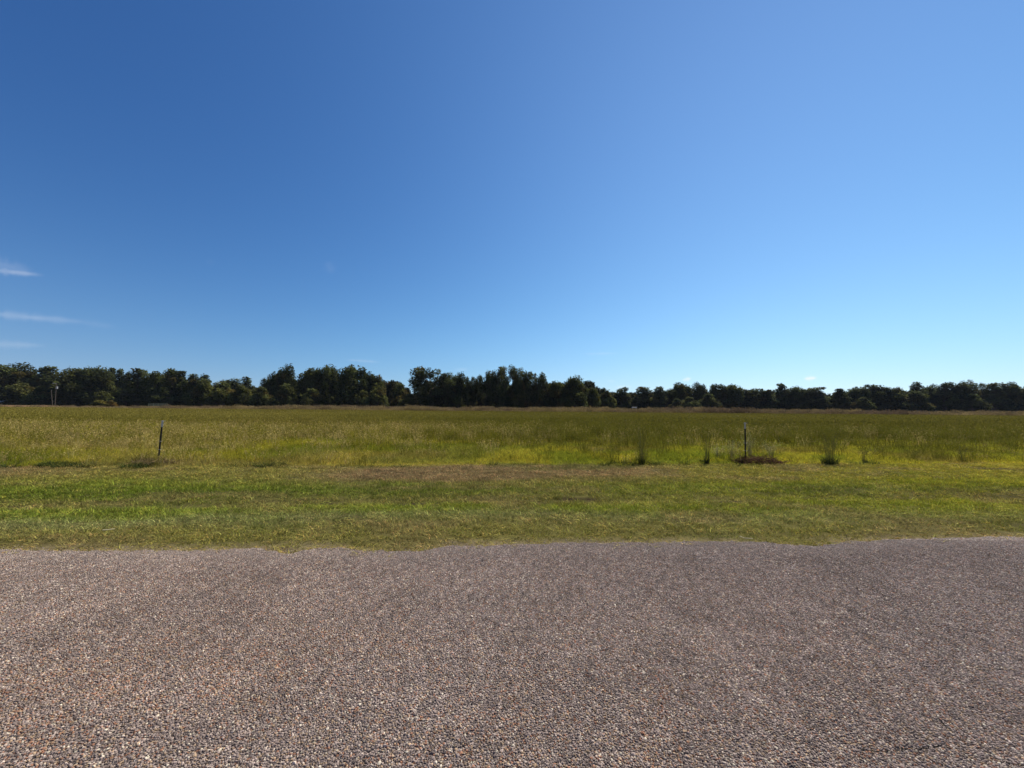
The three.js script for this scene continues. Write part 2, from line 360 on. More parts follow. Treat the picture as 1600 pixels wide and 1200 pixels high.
// ------------------------------------------------------------------ grass
function tuft(seed, n, radius, h0, h1, width, lean, o = {}) {
  const r = rng(seed), T = new Tris(), segs = o.segs ?? 2;
  for (let i = 0; i < n; i++) {
    const a = r() * 6.283, d = Math.sqrt(r()) * radius, bx = Math.cos(a) * d, bz = Math.sin(a) * d, h = lerp(h0, h1, r() ** (o.pow ?? 1)), f = r() * 6.283;
    const la = o.splay ? a + (r() - 0.5) : r() * 6.283, ll = h * lean * (0.4 + r()), w = width * (0.7 + 0.6 * r());
    const k = 0.5 + 1.0 * r(), dry = r() < (o.dry ?? 0.12), c = dry ? [k * 1.7, k * 1.25, k * 1.5] : [k, k, k];
    let L = null, R = null;
    for (let s = 0; s <= segs; s++) {
      const t = s / segs, x = bx + Math.cos(la) * ll * t * t, z = bz + Math.sin(la) * ll * t * t, y = h * (t - 0.25 * lean * t * t), ww = (w * (1 - (o.taper ?? 0.75) * t)) / 2;
      if (s === segs) { const tip = T.vert(x, y, z, c); T.tri(L, R, tip); break; }
      const l = T.vert(x - Math.cos(f) * ww, y, z - Math.sin(f) * ww, c), q = T.vert(x + Math.cos(f) * ww, y, z + Math.sin(f) * ww, c);
      if (L !== null) { T.tri(L, R, q); T.tri(L, q, l); }
      L = l; R = q;
    }
    if (o.head) {                                     // a loose seed head: small spikelets along the top of the stem
      const hc = o.headColor ?? [1.2, 1.1, 1.1];
      for (let s = 0; s < o.head; s++) {
        const t = 0.62 + 0.38 * r(), x = bx + Math.cos(la) * ll * t * t, z = bz + Math.sin(la) * ll * t * t, y = h * (t - 0.25 * lean * t * t), b = r() * 6.283, q = o.headSize * (0.5 + r());
        const a1 = T.vert(x, y, z, hc), a2 = T.vert(x + Math.cos(b) * q, y + q * 1.2, z + Math.sin(b) * q, hc), a3 = T.vert(x + Math.cos(b + 0.5) * q * 0.7, y + q * 0.35, z + Math.sin(b + 0.5) * q * 0.7, hc);
        T.tri(a1, a2, a3);
      }
    }
  }
  return T.geo();
}
const leafMat = (name, t = 0.4) => new THREE.MeshPhysicalMaterial({ name, vertexColors: true, side: THREE.DoubleSide, roughness: 1, specularIntensity: 0.12, transmission: t, thickness: 0 });
const meadowMat = leafMat('meadow grass', 0.5), grassMat = leafMat('grass', 0.28), stalkMat = leafMat('stalks', 0.3);

{ // mown verge
  const r = rng(21), green = [], dry = [];
  for (let z = -3.4; z > -12.5;) {
    const step = 0.062 + 0.006 * -z;
    for (let x = z * 1.345 - 1.2; x < -z * 1.345 + 1.2; x += step) {
      const px = x + (r() - 0.5) * step * 1.3, pz = z + (r() - 0.5) * step * 1.3, [u, v] = toUV(px, pz), e = v - roadEdge(u), m = mowV(u);
      const creep = 0.10 * sstep(0.5, 0.8, fbm(px * 2.4, 5, 64, 3));
      if (e < 0.0 - 0.05 * r() - creep || v > m + 0.35 * r()) continue;
      if (e < 0.07 && r() < 0.4 * sstep(0.75, 0.45, fbm(px * 1.5, 2, 65, 3))) continue;
      const bare = bareSoil(px, pz);
      if (r() < bare) continue;
      const c = vergeColor(px, pz), L = vergeLength(px, pz), k = 0.62 + 0.76 * r(), y = e < 0.02 ? -0.005 : height(px, pz), s = 0.8 + 0.5 * r();
      const list = r() < 0.3 ? dry : green;
      list.push([place(px, y - 0.004, pz, (r() - 0.5) * 0.3, r() * 6.3, (r() - 0.5) * 0.3, s * step / 0.08, L / 0.06 * (0.7 + 0.6 * r()), s * step / 0.08), rgb([c[0] * k, c[1] * k, c[2] * k])]);
    }
    z -= step;
  }
  console.log('verge', green.length, dry.length);
  scatter('mown_grass', 'short green and olive mown grass on the verge between road and field', tuft(31, 34, 0.07, 0.025, 0.068, 0.0062, 0.65), grassMat, green);
  scatter('flattened_grass', 'short flattened blades lying among the mown grass of the verge', tuft(32, 26, 0.08, 0.03, 0.075, 0.0068, 1.5, { dry: 0.35 }), grassMat, dry);
}

{ // low field grass behind the mowing line, then tall stalks, then the far field in larger patches
  const r = rng(41), low = [], tall = [], mid = [], far = [];
  const lowG = tuft(51, 40, 0.17, 0.07, 0.28, 0.010, 0.7, { dry: 0.2 });
  const tallG = tuft(52, 15, 0.17, 0.35, 1.0, 0.010, 0.13, { segs: 2, taper: 0.6, head: 4, headSize: 0.03, dry: 0.2 });
  const midG = tuft(53, 70, 0.55, 0.4, 1.05, 0.020, 0.13, { segs: 1, taper: 0.6, head: 3, headSize: 0.06, dry: 0.22 });
  const farG = tuft(54, 110, 1.3, 0.5, 1.0, 0.035, 0.14, { segs: 1, taper: 0.5, head: 2, headSize: 0.12, dry: 0.2 });
  for (let z = -9; z > -30;) {
    const step = 0.15 + 0.012 * (-z - 10);
    for (let x = z * 1.345 - 1.5; x < -z * 1.345 + 1.5; x += step) {
      const px = x + (r() - 0.5) * step * 1.4, pz = z + (r() - 0.5) * step * 1.4, [u, v] = toUV(px, pz), m = mowV(u), e = v - m;
      if (e < 0.1 * r()) continue;
      const c = fieldColor(px, pz), k = 0.75 + 0.5 * r(), left = sstep(4, -8, px), y = height(px, pz), s = step / 0.17 * (0.85 + 0.5 * r());
      const L = (0.5 + 0.9 * fbm(px * 0.5, pz * 0.5, 45)) * (0.75 + 0.3 * left) * (0.5 + 0.5 * sstep(0, 1.2, e));
      low.push([place(px, y - 0.01, pz, (r() - 0.5) * 0.25, r() * 6.3, (r() - 0.5) * 0.25, s, L * (0.8 + 0.5 * r()), s), rgb([c[0] * k, c[1] * k, c[2] * k])]);
      // stalks grow denser away from the road, and sooner on the left
      const dens = sstep(0.2, 1, fbm(px * 0.35, pz * 0.25, 47) + clamp((e - 0.5) / 13, 0, 1) * 1.0 + left * 0.22 - 0.30 + (0.35 + 0.35 * sstep(1, 5, px)) * sstep(0.56, 0.74, fbm(px * 1.1, pz * 1.4, 48, 3)));
      if (r() < dens * (0.35 + 0.5 * sstep(3, 14, e)) + 0.02) {
        const q = r() < 0.08 + 0.38 * left ? [0.36, 0.30, 0.10] : mix3([0.095, 0.100, 0.011], [0.24, 0.225, 0.020], r() * (0.35 + 0.65 * left)), kk = 0.6 + 0.7 * r(), h = (0.40 + 0.5 * sstep(0, 14, e) + 0.35 * (r() - 0.5)) * (1 - 0.1 * left);
        tall.push([place(px, y - 0.01, pz, (r() - 0.5) * 0.12, r() * 6.3, (r() - 0.5) * 0.12, s, h, s), rgb([q[0] * kk, q[1] * kk, q[2] * kk])]);
      }
    }
    z -= step;
  }
  for (let z = -25; z > -62;) {
    const step = 0.62 + 0.012 * (-z - 25);
    for (let x = z * 1.345 - 3; x < -z * 1.345 + 3; x += step) {
      const px = x + (r() - 0.5) * step * 1.3, pz = z + (r() - 0.5) * step * 1.3, k = 0.8 + 0.4 * r(), n = fbm(px * 0.06, pz * 0.1, 49), left = sstep(10, -30, px);
      const q = mix3([0.120, 0.120, 0.013], [0.235, 0.205, 0.044], clamp(n * 0.8 + left * 0.35 - 0.2, 0, 1));
      mid.push([place(px, height(px, pz), pz, 0, r() * 6.3, 0, step / 0.6, 0.78 + 0.26 * r(), step / 0.6), rgb([q[0] * k, q[1] * k, q[2] * k])]);
    }
    z -= step;
  }
  for (let z = -58; z > -118;) {
    const step = 1.5 + 0.014 * (-z - 58);
    for (let x = z * 1.345 - 5; x < -z * 1.345 + 5; x += step) {
      const px = x + (r() - 0.5) * step * 1.3, pz = z + (r() - 0.5) * step * 1.3;
      if (-pz > fieldFar(px)) continue;
      const k = 0.85 + 0.3 * r(), n = fbm(px * 0.03, pz * 0.05, 50), left = sstep(20, -80, px), q = mix3([0.122, 0.117, 0.014], [0.220, 0.190, 0.044], clamp(n * 0.8 + left * 0.4 - 0.2, 0, 1));
      far.push([place(px, -DROP, pz, 0, r() * 6.3, 0, step / 1.5, 0.68 + 0.16 * r(), step / 1.5), rgb([q[0] * k, q[1] * k, q[2] * k])]);
    }
    z -= step;
  }
  console.log('field', low.length, tall.length, mid.length, far.length);
  scatter('meadow_grass', 'low yellow-green grass of the field just behind the mown verge', lowG, meadowMat, low);
  scatter('tall_grass', 'tall thin olive grass stalks standing through the near field', tallG, stalkMat, tall);
  scatter('field_grass', 'even olive expanse of tall grass in the middle of the field', midG, stalkMat, mid);
  scatter('distant_grass', 'far olive-green part of the field reaching to the dry brush', farG, stalkMat, far);

  // dry weeds along the far side of the field
  const brush = [], bg = tuft(55, 60, 0.9, 0.5, 1.5, 0.05, 0.25, { segs: 1, taper: 0.3, head: 5, headSize: 0.13, headColor: [1.0, 0.92, 0.82] });
  for (let k = 0; k < 9000; k++) {
    const px = lerp(-190, 150, r()), f = fieldFar(px), pz = -(f - 1 + 24 * r() ** 1.4), thick = sstep(-135, -60, px) * lerp(1, 0.75, sstep(60, 130, px)) + 0.22;
    if (r() > thick || Math.abs(px) > -pz * 1.345 + 6) continue;
    const q = mix3([0.185, 0.138, 0.088], [0.33, 0.27, 0.12], sstep(0.35, 0.7, fbm(px * 0.05, pz * 0.2, 66)) * (1 - 0.4 * r())), kk = 0.7 + 0.5 * r();
    brush.push([place(px, -DROP, pz, 0, r() * 6.3, 0, 0.8 + 0.5 * r(), (0.6 + 0.85 * r() * r()) * (0.6 + 0.7 * fbm(px * 0.15, 0, 67)) * lerp(1.05, 0.85, sstep(20, 90, px)) * lerp(0.7, 1, sstep(-110, -40, px)), 0.8 + 0.5 * r()), rgb([q[0] * kk, q[1] * kk, q[2] * kk])]);
  }
  scatter('dry_brush', 'brown and mauve dry weeds along the far edge of the field below the trees', bg, stalkMat, brush);
}

// dark weedy fringe where the mower has not reached, patchy along the mowing line
{
  const r = rng(61), list = [], g = tuft(56, 50, 0.16, 0.05, 0.22, 0.012, 0.9, { dry: 0.05, splay: true });
  for (let k = 0; k < 900; k++) {
    const x = lerp(-16, 16, r()), u0 = toUV(x, -10)[0], v = mowV(u0) + (r() - 0.35) * 0.45, [px, pz] = toXZ(u0, v);
    const amount = Math.max(0.5 * bump(x, -11.4, 0.6), 0.4 * bump(x, -6.3, 0.5), 0.3 * bump(x, -9.2, 0.5), 0.2 * bump(x, 3.4, 0.6), 0.02);
    if (r() > amount) continue;
    const kk = 0.7 + 0.5 * r();
    list.push([place(px, height(px, pz) - 0.01, pz, 0, r() * 6.3, 0, 0.8 + 0.6 * r(), 0.5 + 0.6 * r(), 0.8 + 0.6 * r()), rgb([0.055 * kk, 0.075 * kk, 0.018 * kk])]);
  }
  scatter('fringe_weeds', 'patchy dark green weeds along the mowing line', g, grassMat, list);
}

// ------------------------------------------------------------------ trees
const barkMat = new THREE.MeshStandardMaterial({ name: 'bark', color: rgb([0.10, 0.078, 0.06]), roughness: 1 });
const crownMat = leafMat('foliage', 0.4);
const KIND = {                                        // crown made of lobes: [x, y, z, rx, ry, rz] in units of the crown width (x, z) and tree height (y)
  oak: { lobes: 34, base: 0.02, spread: 1, tone: [0.072, 0.084, 0.024], leaf: 0.55, dense: 1, shape: 'dome' },
  open: { lobes: 38, base: 0.04, spread: 1.0, tone: [0.060, 0.071, 0.024], leaf: 0.48, dense: 0.85, shape: 'gnarl' },
  pine: { lobes: 34, base: 0.0, spread: 1, tone: [0.072, 0.084, 0.025], leaf: 0.48, dense: 1, shape: 'spire' },
  young: { lobes: 22, base: 0.0, spread: 1, tone: [0.092, 0.102, 0.028], leaf: 0.40, dense: 1, shape: 'cone' },
  grove: { lobes: 34, base: 0.0, spread: 1, tone: [0.078, 0.090, 0.032], leaf: 0.50, dense: 1, shape: 'column' },
};
function buildTree(kind, seed, H, Wd) {               // a tree of that height and crown width, standing at the origin
  const K = KIND[kind], r = rng(seed), T = new Tris(), limbs = [], lobes = [];
  for (let i = 0; i < K.lobes; i++) {
    const t = (i + 0.3 + 0.5 * r()) / K.lobes, a = i * 2.4 + r() * 1.2;
    let y, out, rad;
    if (K.shape === 'dome') { y = lerp(K.base + 0.12, 0.86, t); out = 0.34 * Math.sqrt(Math.max(0, 1 - ((y - 0.42) / 0.52) ** 2)) * (0.35 + 0.75 * r()); rad = 0.145 * (0.6 + 0.8 * r()); }
    else if (K.shape === 'gnarl') { y = lerp(K.base + 0.08, 0.90, t); out = 0.44 * Math.sqrt(Math.max(0.05, 1 - ((y - 0.58) / 0.46) ** 2)) * (0.3 + 0.8 * r()); rad = 0.11 * (0.7 + 0.8 * r()); }
    else if (K.shape === 'spire') { y = lerp(K.base + 0.08, 0.93, t); out = 0.32 * (1.04 - t) * (0.5 + 0.8 * r()) + 0.05 * r(); rad = (0.185 - 0.10 * t) * (0.6 + 0.7 * r()); }
    else if (K.shape === 'cone') { y = lerp(0.14, 0.86, t); out = 0.33 * (1.05 - t * 0.9) * (0.5 + 0.7 * r()); rad = (0.20 - 0.09 * t) * (0.6 + 0.7 * r()); }
    else { y = lerp(K.base + 0.1, 0.89, t); out = 0.30 * (1.1 - 0.55 * t) * (0.4 + 0.8 * r()); rad = (0.165 - 0.06 * t) * (0.6 + 0.8 * r()); }
    const ry = Math.max(Math.min(rad * Wd * (0.8 + 0.3 * r()), (1 - y) * H + 0.03 * H), rad * Wd * 0.55);
    lobes.push([Math.cos(a) * out * Wd * K.spread, y * H, Math.sin(a) * out * Wd * K.spread, rad * Wd, ry, rad * Wd]);
  }
  const trunkTop = new THREE.Vector3((r() - 0.5) * 0.06 * Wd, H * (K.shape === 'dome' || K.shape === 'gnarl' ? 0.62 : 0.88), (r() - 0.5) * 0.06 * Wd), tr = H * 0.018 + 0.07;
  limbs.push(stick([new THREE.Vector3(0, -0.2, 0), new THREE.Vector3(0.02 * Wd, H * 0.18, 0), new THREE.Vector3(trunkTop.x * 0.6, H * 0.45, trunkTop.z * 0.6), trunkTop], [tr * 1.25, tr, tr * 0.7, tr * 0.25], 7));
  for (const [lx, ly, lz, rx, ry] of lobes) {
    const from = clamp(ly - Math.hypot(lx, lz) * 0.55, H * 0.12, trunkTop.y), f = from / trunkTop.y, k = 1 - f;
    limbs.push(stick([new THREE.Vector3(trunkTop.x * f, from, trunkTop.z * f), new THREE.Vector3(lx * 0.55, lerp(from, ly, 0.45), lz * 0.55), new THREE.Vector3(lx, ly, lz)], [tr * (0.25 + 0.3 * k), tr * 0.22, 0.03], 4));
    const area = 4 * Math.PI * ((rx * ry + rx * rx + ry * rx) / 3), n = Math.round(clamp((area / (K.leaf * K.leaf)) * 2.0 * K.dense, 50, 600));
    const lum = 0.5 + 1.0 * r(), warm = r() < 0.12 ? [1.35, 0.95, 0.8] : r() < 0.3 ? [1.15, 1.05, 0.9] : [1, 1, 1];
    for (let i = 0; i < n; i++) {                     // leaf sprays through the lobe, thicker near its outside
      const cy = r() * 2 - 1, ca = r() * 6.283, cs = Math.sqrt(1 - cy * cy), clump = 0.72 + 0.5 * noise(ca * 1.6 + lx, cy * 3 + ly, seed), d = clump * 1.04 * Math.cbrt(r());
      const x = lx + Math.cos(ca) * cs * rx * d, y = ly + cy * ry * d, z = lz + Math.sin(ca) * cs * rx * d, s = K.leaf * (0.6 + 0.9 * r()), k = lum * (0.6 + 0.8 * r());
      const c = [K.tone[0] * k * warm[0], K.tone[1] * k * warm[1], K.tone[2] * k * warm[2]];
      const b = r() * 6.283, e = (r() - 0.5) * 2.2, dx = Math.cos(b) * Math.cos(e) * s, dy = Math.sin(e) * s - (kind === 'pine' ? -0.1 : 0.12) * s, dz = Math.sin(b) * Math.cos(e) * s;
      const nx = -Math.sin(b) * s * 0.45, ny = (r() - 0.5) * s * 0.6, nz = Math.cos(b) * s * 0.45;
      const a0 = T.vert(x, y, z, c), a1 = T.vert(x + dx * 0.5 + nx, y + dy * 0.5 + ny, z + dz * 0.5 + nz, c), a2 = T.vert(x + dx, y + dy, z + dz, c), a3 = T.vert(x + dx * 0.5 - nx, y + dy * 0.5 - ny, z + dz * 0.5 - nz, c);
      T.tri(a0, a1, a2); T.tri(a0, a2, a3);
    }
  }
  return { crown: T.geo(), trunk: mergeGeometries(limbs) };
}
const models = new Map(), VARIANTS = { oak: 5, open: 4, pine: 5, young: 4, grove: 5 }, picked = { oak: 0, open: 0, pine: 0, young: 0, grove: 0 };
function plantTree(kind, px, topPy, widthPx, depth, label, category = 'tree', group, name) {
  const at = ahead(px, depth); at.y = -DROP - 0.05;
  const H = Math.max(2, EYE + DROP + ((horizonY(px) - topPy) / 600) * depth), Wd = (widthPx / 600) * depth * ({ pine: 1.55, grove: 1.3, oak: 1.12, open: 1.05, young: 1.1 })[kind];
  const v = picked[kind]++ % VARIANTS[kind], key = kind + v, H0 = kind === 'young' ? 9 : 16, W0 = { oak: 15, open: 16, pine: 9, young: 9, grove: 10 }[kind];
  const t = thing(name ?? { oak: 'oak_tree', open: 'oak_tree', pine: 'pine_tree', young: 'young_tree', grove: 'broadleaf_tree' }[kind], label, category, at, hash(px | 0, topPy | 0, 7) * 6.283, group);
  if (!models.has(key)) models.set(key, buildTree(kind, 100 + v * 7 + kind.length * 31 + kind.charCodeAt(0), H0, W0));
  const m = models.get(key);
  part('trunk', m.trunk, barkMat, t); part('crown', m.crown, crownMat, t);
  t.scale.set(Wd / W0, H / H0, Wd / W0);
  return t;
}
// front trees, left to right: kind, centre, top, width (in the photograph), metres away, label
const FRONT = [
  ['oak', 12, 567, 66, 172, 'broad dark tree at the left end of the treeline, above the shed roof'],
  ['pine', 46, 577, 34, 176, 'dark tree between the broad left-end tree and the pointed pine by the pole'],
  ['pine', 71, 569, 44, 172, 'pointed dark pine just left of the utility pole'],
  ['young', 30, 596, 54, 160, 'low brownish bushy tree in front of the left end of the treeline'],
  ['young', 62, 600, 40, 158, 'low brownish bushy tree immediately left of the utility pole'],
  ['oak', 122, 571, 62, 166, 'wide round oak directly right of the utility pole'],
  ['oak', 150, 571, 52, 168, 'round oak above the yellowish bush at the field edge'],
  ['pine', 172, 571, 22, 178, 'thin pine top rising behind the right side of the round oak'],
  ['pine', 186, 573, 20, 178, 'second thin pine top behind the right side of the round oak'],
  ['pine', 197, 578, 20, 176, 'small pine top at the dip right of the round oak'],
  ['pine', 215, 572, 40, 168, 'pointed dark pine left of the pale panel in the dry grass'],
  ['oak', 243, 578, 44, 168, 'flat-topped dark tree above the pale panel in the dry grass'],
  ['pine', 266, 573, 34, 166, 'tallest ragged pine at the middle of the left woods'],
  ['pine', 281, 576, 28, 168, 'ragged pine touching the tallest pine of the left woods'],
  ['pine', 300, 581, 28, 166, 'ragged pine one place further right in the left woods'],
  ['pine', 318, 582, 26, 166, 'last ragged pine before the treeline steps down'],
  ['young', 316, 590, 40, 158, 'light green bushy tree at the left end of the pale front bushes'],
  ['young', 348, 592, 44, 158, 'light green bushy tree in the low stretch of the treeline'],
  ['pine', 384, 586, 24, 172, 'small pine top standing over the low stretch of the treeline'],
  ['young', 376, 597, 38, 157, 'rounded light green bushy tree under the small pine top'],
  ['grove', 355, 589, 52, 172, 'dark level crown behind the pale front bushes'],
  ['young', 408, 600, 36, 156, 'pale green bushy tree at the foot of the step up to the oaks'],
  ['open', 417, 587, 22, 168, 'small round crown at the left foot of the tall middle oaks'],
  ['oak', 432, 581, 30, 168, 'half-height crown on the left flank of the tall middle oaks'],
  ['oak', 445, 570, 34, 166, 'narrow two-topped oak, first of the tall middle oaks'],
  ['young', 446, 598, 42, 156, 'tallest pale green bushy tree in front of the two-topped oak'],
  ['young', 487, 603, 44, 156, 'wide pale green bushy tree in front of the second tall middle oak'],
  ['oak', 486, 572, 46, 166, 'round dark oak, second of the tall middle oaks'],
  ['oak', 514, 569, 46, 168, 'round dark oak, third and highest of the tall middle oaks'],
  ['oak', 552, 568, 56, 164, 'broad two-humped oak, fourth of the tall middle oaks'],
  ['oak', 583, 581, 40, 166, 'paler oak on the right shoulder of the tall middle oaks'],
  ['young', 590, 602, 38, 157, 'green bushy tree below the right shoulder of the tall middle oaks'],
  ['young', 568, 607, 36, 156, 'low green bushy tree right of the black hollow under the oaks'],
  ['young', 625, 597, 34, 166, 'lower crown in the gap left of the spreading oak'],
  ['young', 640, 612, 36, 160, 'dark low bush at the bottom of the sky notch beside the spreading oak'],
  ['open', 672, 572, 70, 158, 'spreading gnarled oak with sky showing through its left side'],
  ['open', 700, 583, 34, 160, 'crown leaning out on the right side of the spreading gnarled oak'],
  ['oak', 716, 583, 34, 162, 'green-topped narrow tree right of the spreading gnarled oak'],
  ['open', 738, 586, 26, 160, 'thin airy tree between the green-topped tree and the airy tall tree'],
  ['open', 760, 581, 38, 158, 'airy oak left of the tallest airy tree'],
  ['open', 788, 568, 50, 156, 'tallest airy tree at the centre of the treeline'],
  ['open', 812, 576, 34, 158, 'airy tree joined to the right of the tallest central tree'],
  ['open', 839, 578, 46, 158, 'round oak with a bright sky hole low in its crown'],
  ['oak', 869, 593, 32, 160, 'low dark tree between two rounder oaks right of centre'],
  ['oak', 898, 586, 42, 158, 'dome-shaped dark oak, last high crown before the treeline drops'],
  ['oak', 926, 604, 24, 166, 'small dark round crown at the right foot of the dome-shaped oak'],
  ['young', 948, 607, 32, 172, 'pale olive bushy tree where the lower right woods begin'],
];
for (const [kind, px, top, w, d, label] of FRONT) plantTree(kind, px, top, w, d, label);
// the lower woods on the right, farther away
const RIGHT = [
  ['grove', 972, 603, 30, 215, 'first grey-green crown of the lower right woods, above the small white tank'],
  ['grove', 1004, 601, 34, 215, 'grey-green crown just right of the small white tank'],
  ['grove', 1031, 600, 24, 218, 'slim pale crown with a pointed top in the lower right woods'],
  ['oak', 1064, 597, 40, 220, 'dark round crown rising above the pale green low tree'],
  ['young', 1078, 618, 36, 200, 'low bright green round tree at the field edge in the right woods'],
  ['young', 1058, 622, 24, 200, 'small green tree touching the left of the low bright green tree'],
  ['oak', 1094, 598, 30, 220, 'brownish rounded crown right of the dark crown above the low tree'],
  ['young', 1108, 612, 34, 206, 'olive mid-height tree beside the low bright green tree'],
  ['grove', 1115, 597, 18, 220, 'thin raised top at the left end of the long level crown'],
  ['oak', 1138, 598, 48, 218, 'long level dark crown left of the right fence post'],
  ['grove', 1172, 605, 32, 216, 'lower crown directly above the right fence post'],
  ['grove', 1196, 605, 32, 216, 'lower crown just right of the line above the right fence post'],
  ['pine', 1222, 597, 26, 220, 'sparse spiky top with a rusty tinge in the right woods'],
  ['oak', 1246, 603, 34, 216, 'level crown under the small white cloud'],
  ['grove', 1275, 602, 36, 214, 'grey-green crown sloping down to the notch in the right woods'],
  ['young', 1296, 613, 20, 214, 'low crown at the bottom of the notch in the right woods'],
  ['pine', 1313, 605, 26, 212, 'clustered tree standing alone between two notches of the right woods'],
  ['oak', 1343, 603, 38, 214, 'sloping dark crown right of the second notch'],
  ['grove', 1361, 596, 32, 216, 'feathery top above the broad dark crown on the right'],
  ['oak', 1388, 602, 50, 212, 'broad dark crown between the feathery top and the single pointed top'],
  ['young', 1349, 618, 30, 204, 'low olive bush in front of the broad dark crown on the right'],
  ['pine', 1434, 594, 24, 212, 'single pointed top in the right woods'],
  ['young', 1431, 610, 46, 202, 'wide pale olive tree in front of the single pointed top'],
  ['oak', 1453, 601, 34, 216, 'smooth dark crown falling to the third notch'],
  ['pine', 1477, 596, 26, 208, 'pointed crown right of the third notch'],
  ['grove', 1497, 594, 40, 208, 'tall columned crown group right of the pointed crown'],
  ['open', 1522, 595, 36, 208, 'open crown with sky gaps in the far right woods'],
  ['young', 1520, 612, 36, 200, 'brownish mid-height tree below the open crown with sky gaps'],
  ['pine', 1553, 596, 32, 206, 'pointed reddish-tinged crown near the right end of the woods'],
  ['grove', 1577, 594, 34, 205, 'tallest spiky crown near the right end of the woods'],
  ['oak', 1602, 600, 38, 204, 'dark crown at the right end of the treeline'],
];
const duskyMat = leafMat('dull foliage', 0.4); duskyMat.color = rgb([0.74, 0.78, 0.86]);   // the bushes there have duller, greyer leaves
for (const [kind, px, top, w, d, label] of RIGHT) { const t = plantTree(kind, px, top, w, d, label); if (kind === 'young' && px !== 1078) t.children[1].material = duskyMat; }
// the rest of the wood behind them, a mass in which no tree stands out
{
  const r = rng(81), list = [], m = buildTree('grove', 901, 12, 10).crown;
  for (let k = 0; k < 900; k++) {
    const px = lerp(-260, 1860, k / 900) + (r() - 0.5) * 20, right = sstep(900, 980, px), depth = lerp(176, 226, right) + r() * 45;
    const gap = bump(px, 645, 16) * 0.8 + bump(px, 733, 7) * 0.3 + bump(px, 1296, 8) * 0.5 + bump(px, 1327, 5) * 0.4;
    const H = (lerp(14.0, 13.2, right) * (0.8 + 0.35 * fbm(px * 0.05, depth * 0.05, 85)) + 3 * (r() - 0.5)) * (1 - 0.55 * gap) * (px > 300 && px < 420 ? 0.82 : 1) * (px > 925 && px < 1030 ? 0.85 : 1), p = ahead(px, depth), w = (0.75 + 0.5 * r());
    const kk = 0.45 + 0.3 * r();  // tint darkened to paint in the deep shade behind the front crowns
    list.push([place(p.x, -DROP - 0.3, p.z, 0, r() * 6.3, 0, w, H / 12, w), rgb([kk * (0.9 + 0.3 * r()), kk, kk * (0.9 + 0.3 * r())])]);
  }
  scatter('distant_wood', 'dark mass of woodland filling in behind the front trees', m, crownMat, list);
}

// ------------------------------------------------------------------ fence posts
const postMat = new THREE.MeshStandardMaterial({ name: 'dark post paint', color: rgb([0.016, 0.017, 0.015]), roughness: 0.85, metalness: 0.0 });
const whiteMat = new THREE.MeshStandardMaterial({ name: 'weathered white paint', color: rgb([0.42, 0.40, 0.37]), roughness: 0.7 });
const wireMat = new THREE.MeshStandardMaterial({ name: 'galvanised wire', color: rgb([0.40, 0.38, 0.33]), roughness: 0.6, metalness: 0.3 });
function box(w, h, d, x, y, z) { return new RoundedBoxGeometry(w, h, d, 1, Math.min(w, h, d) * 0.2).translate(x, y, z); }
function tPost(label, base, topPx, topPy, turn, clips) {
  const t = thing('fence_post', label, 'fence post', base, 0), top = ahead(topPx, -base.z, topPy), len = top.distanceTo(base), cut = len * 0.84;
  const bar = (y0, y1) => [box(0.040, y1 - y0, 0.007, 0, (y0 + y1) / 2, 0), box(0.007, y1 - y0, 0.045, 0, (y0 + y1) / 2, -0.026)];
  part('shaft', mergeGeometries([...bar(-0.3, cut)]), postMat, t);
  part('painted_tip', mergeGeometries([...bar(cut + 0.001, len)]), whiteMat, t);
  const studs = []; for (let y = 0.12; y < cut - 0.03; y += 0.054) studs.push(box(0.016, 0.02, 0.012, 0, y, 0.0085));
  const st = part('stud', mergeGeometries(studs), postMat, t); st.userData.kind = 'stuff';
  for (const y of clips) {
    const pts = [[-0.042, 0.010, -0.01], [-0.03, 0.004, 0.012], [0, 0, 0.02], [0.03, -0.004, 0.012], [0.045, 0.012, -0.01], [0.07, 0.03, 0.0]].map(([a, b, c]) => new THREE.Vector3(a, b + y * len, c));
    part('wire_clip', stick(pts, pts.map(() => 0.004), 5), wireMat, t);
  }
  t.quaternion.setFromUnitVectors(new THREE.Vector3(0, 1, 0), top.sub(base).normalize());
  t.rotateY(turn);
  return shade(t);
}
const postL = onGround(247, 722), postR = onGround(1165, 722);
tPost('leaning dark metal fence post with a white top at the left', postL, 254, 657, 0.5, [0.98, 0.9, 0.5, 0.3]);
tPost('upright dark metal fence post with a white top rising from brown brush at the right', postR, 1164, 660, -0.25, [0.97, 0.48, 0.28]);

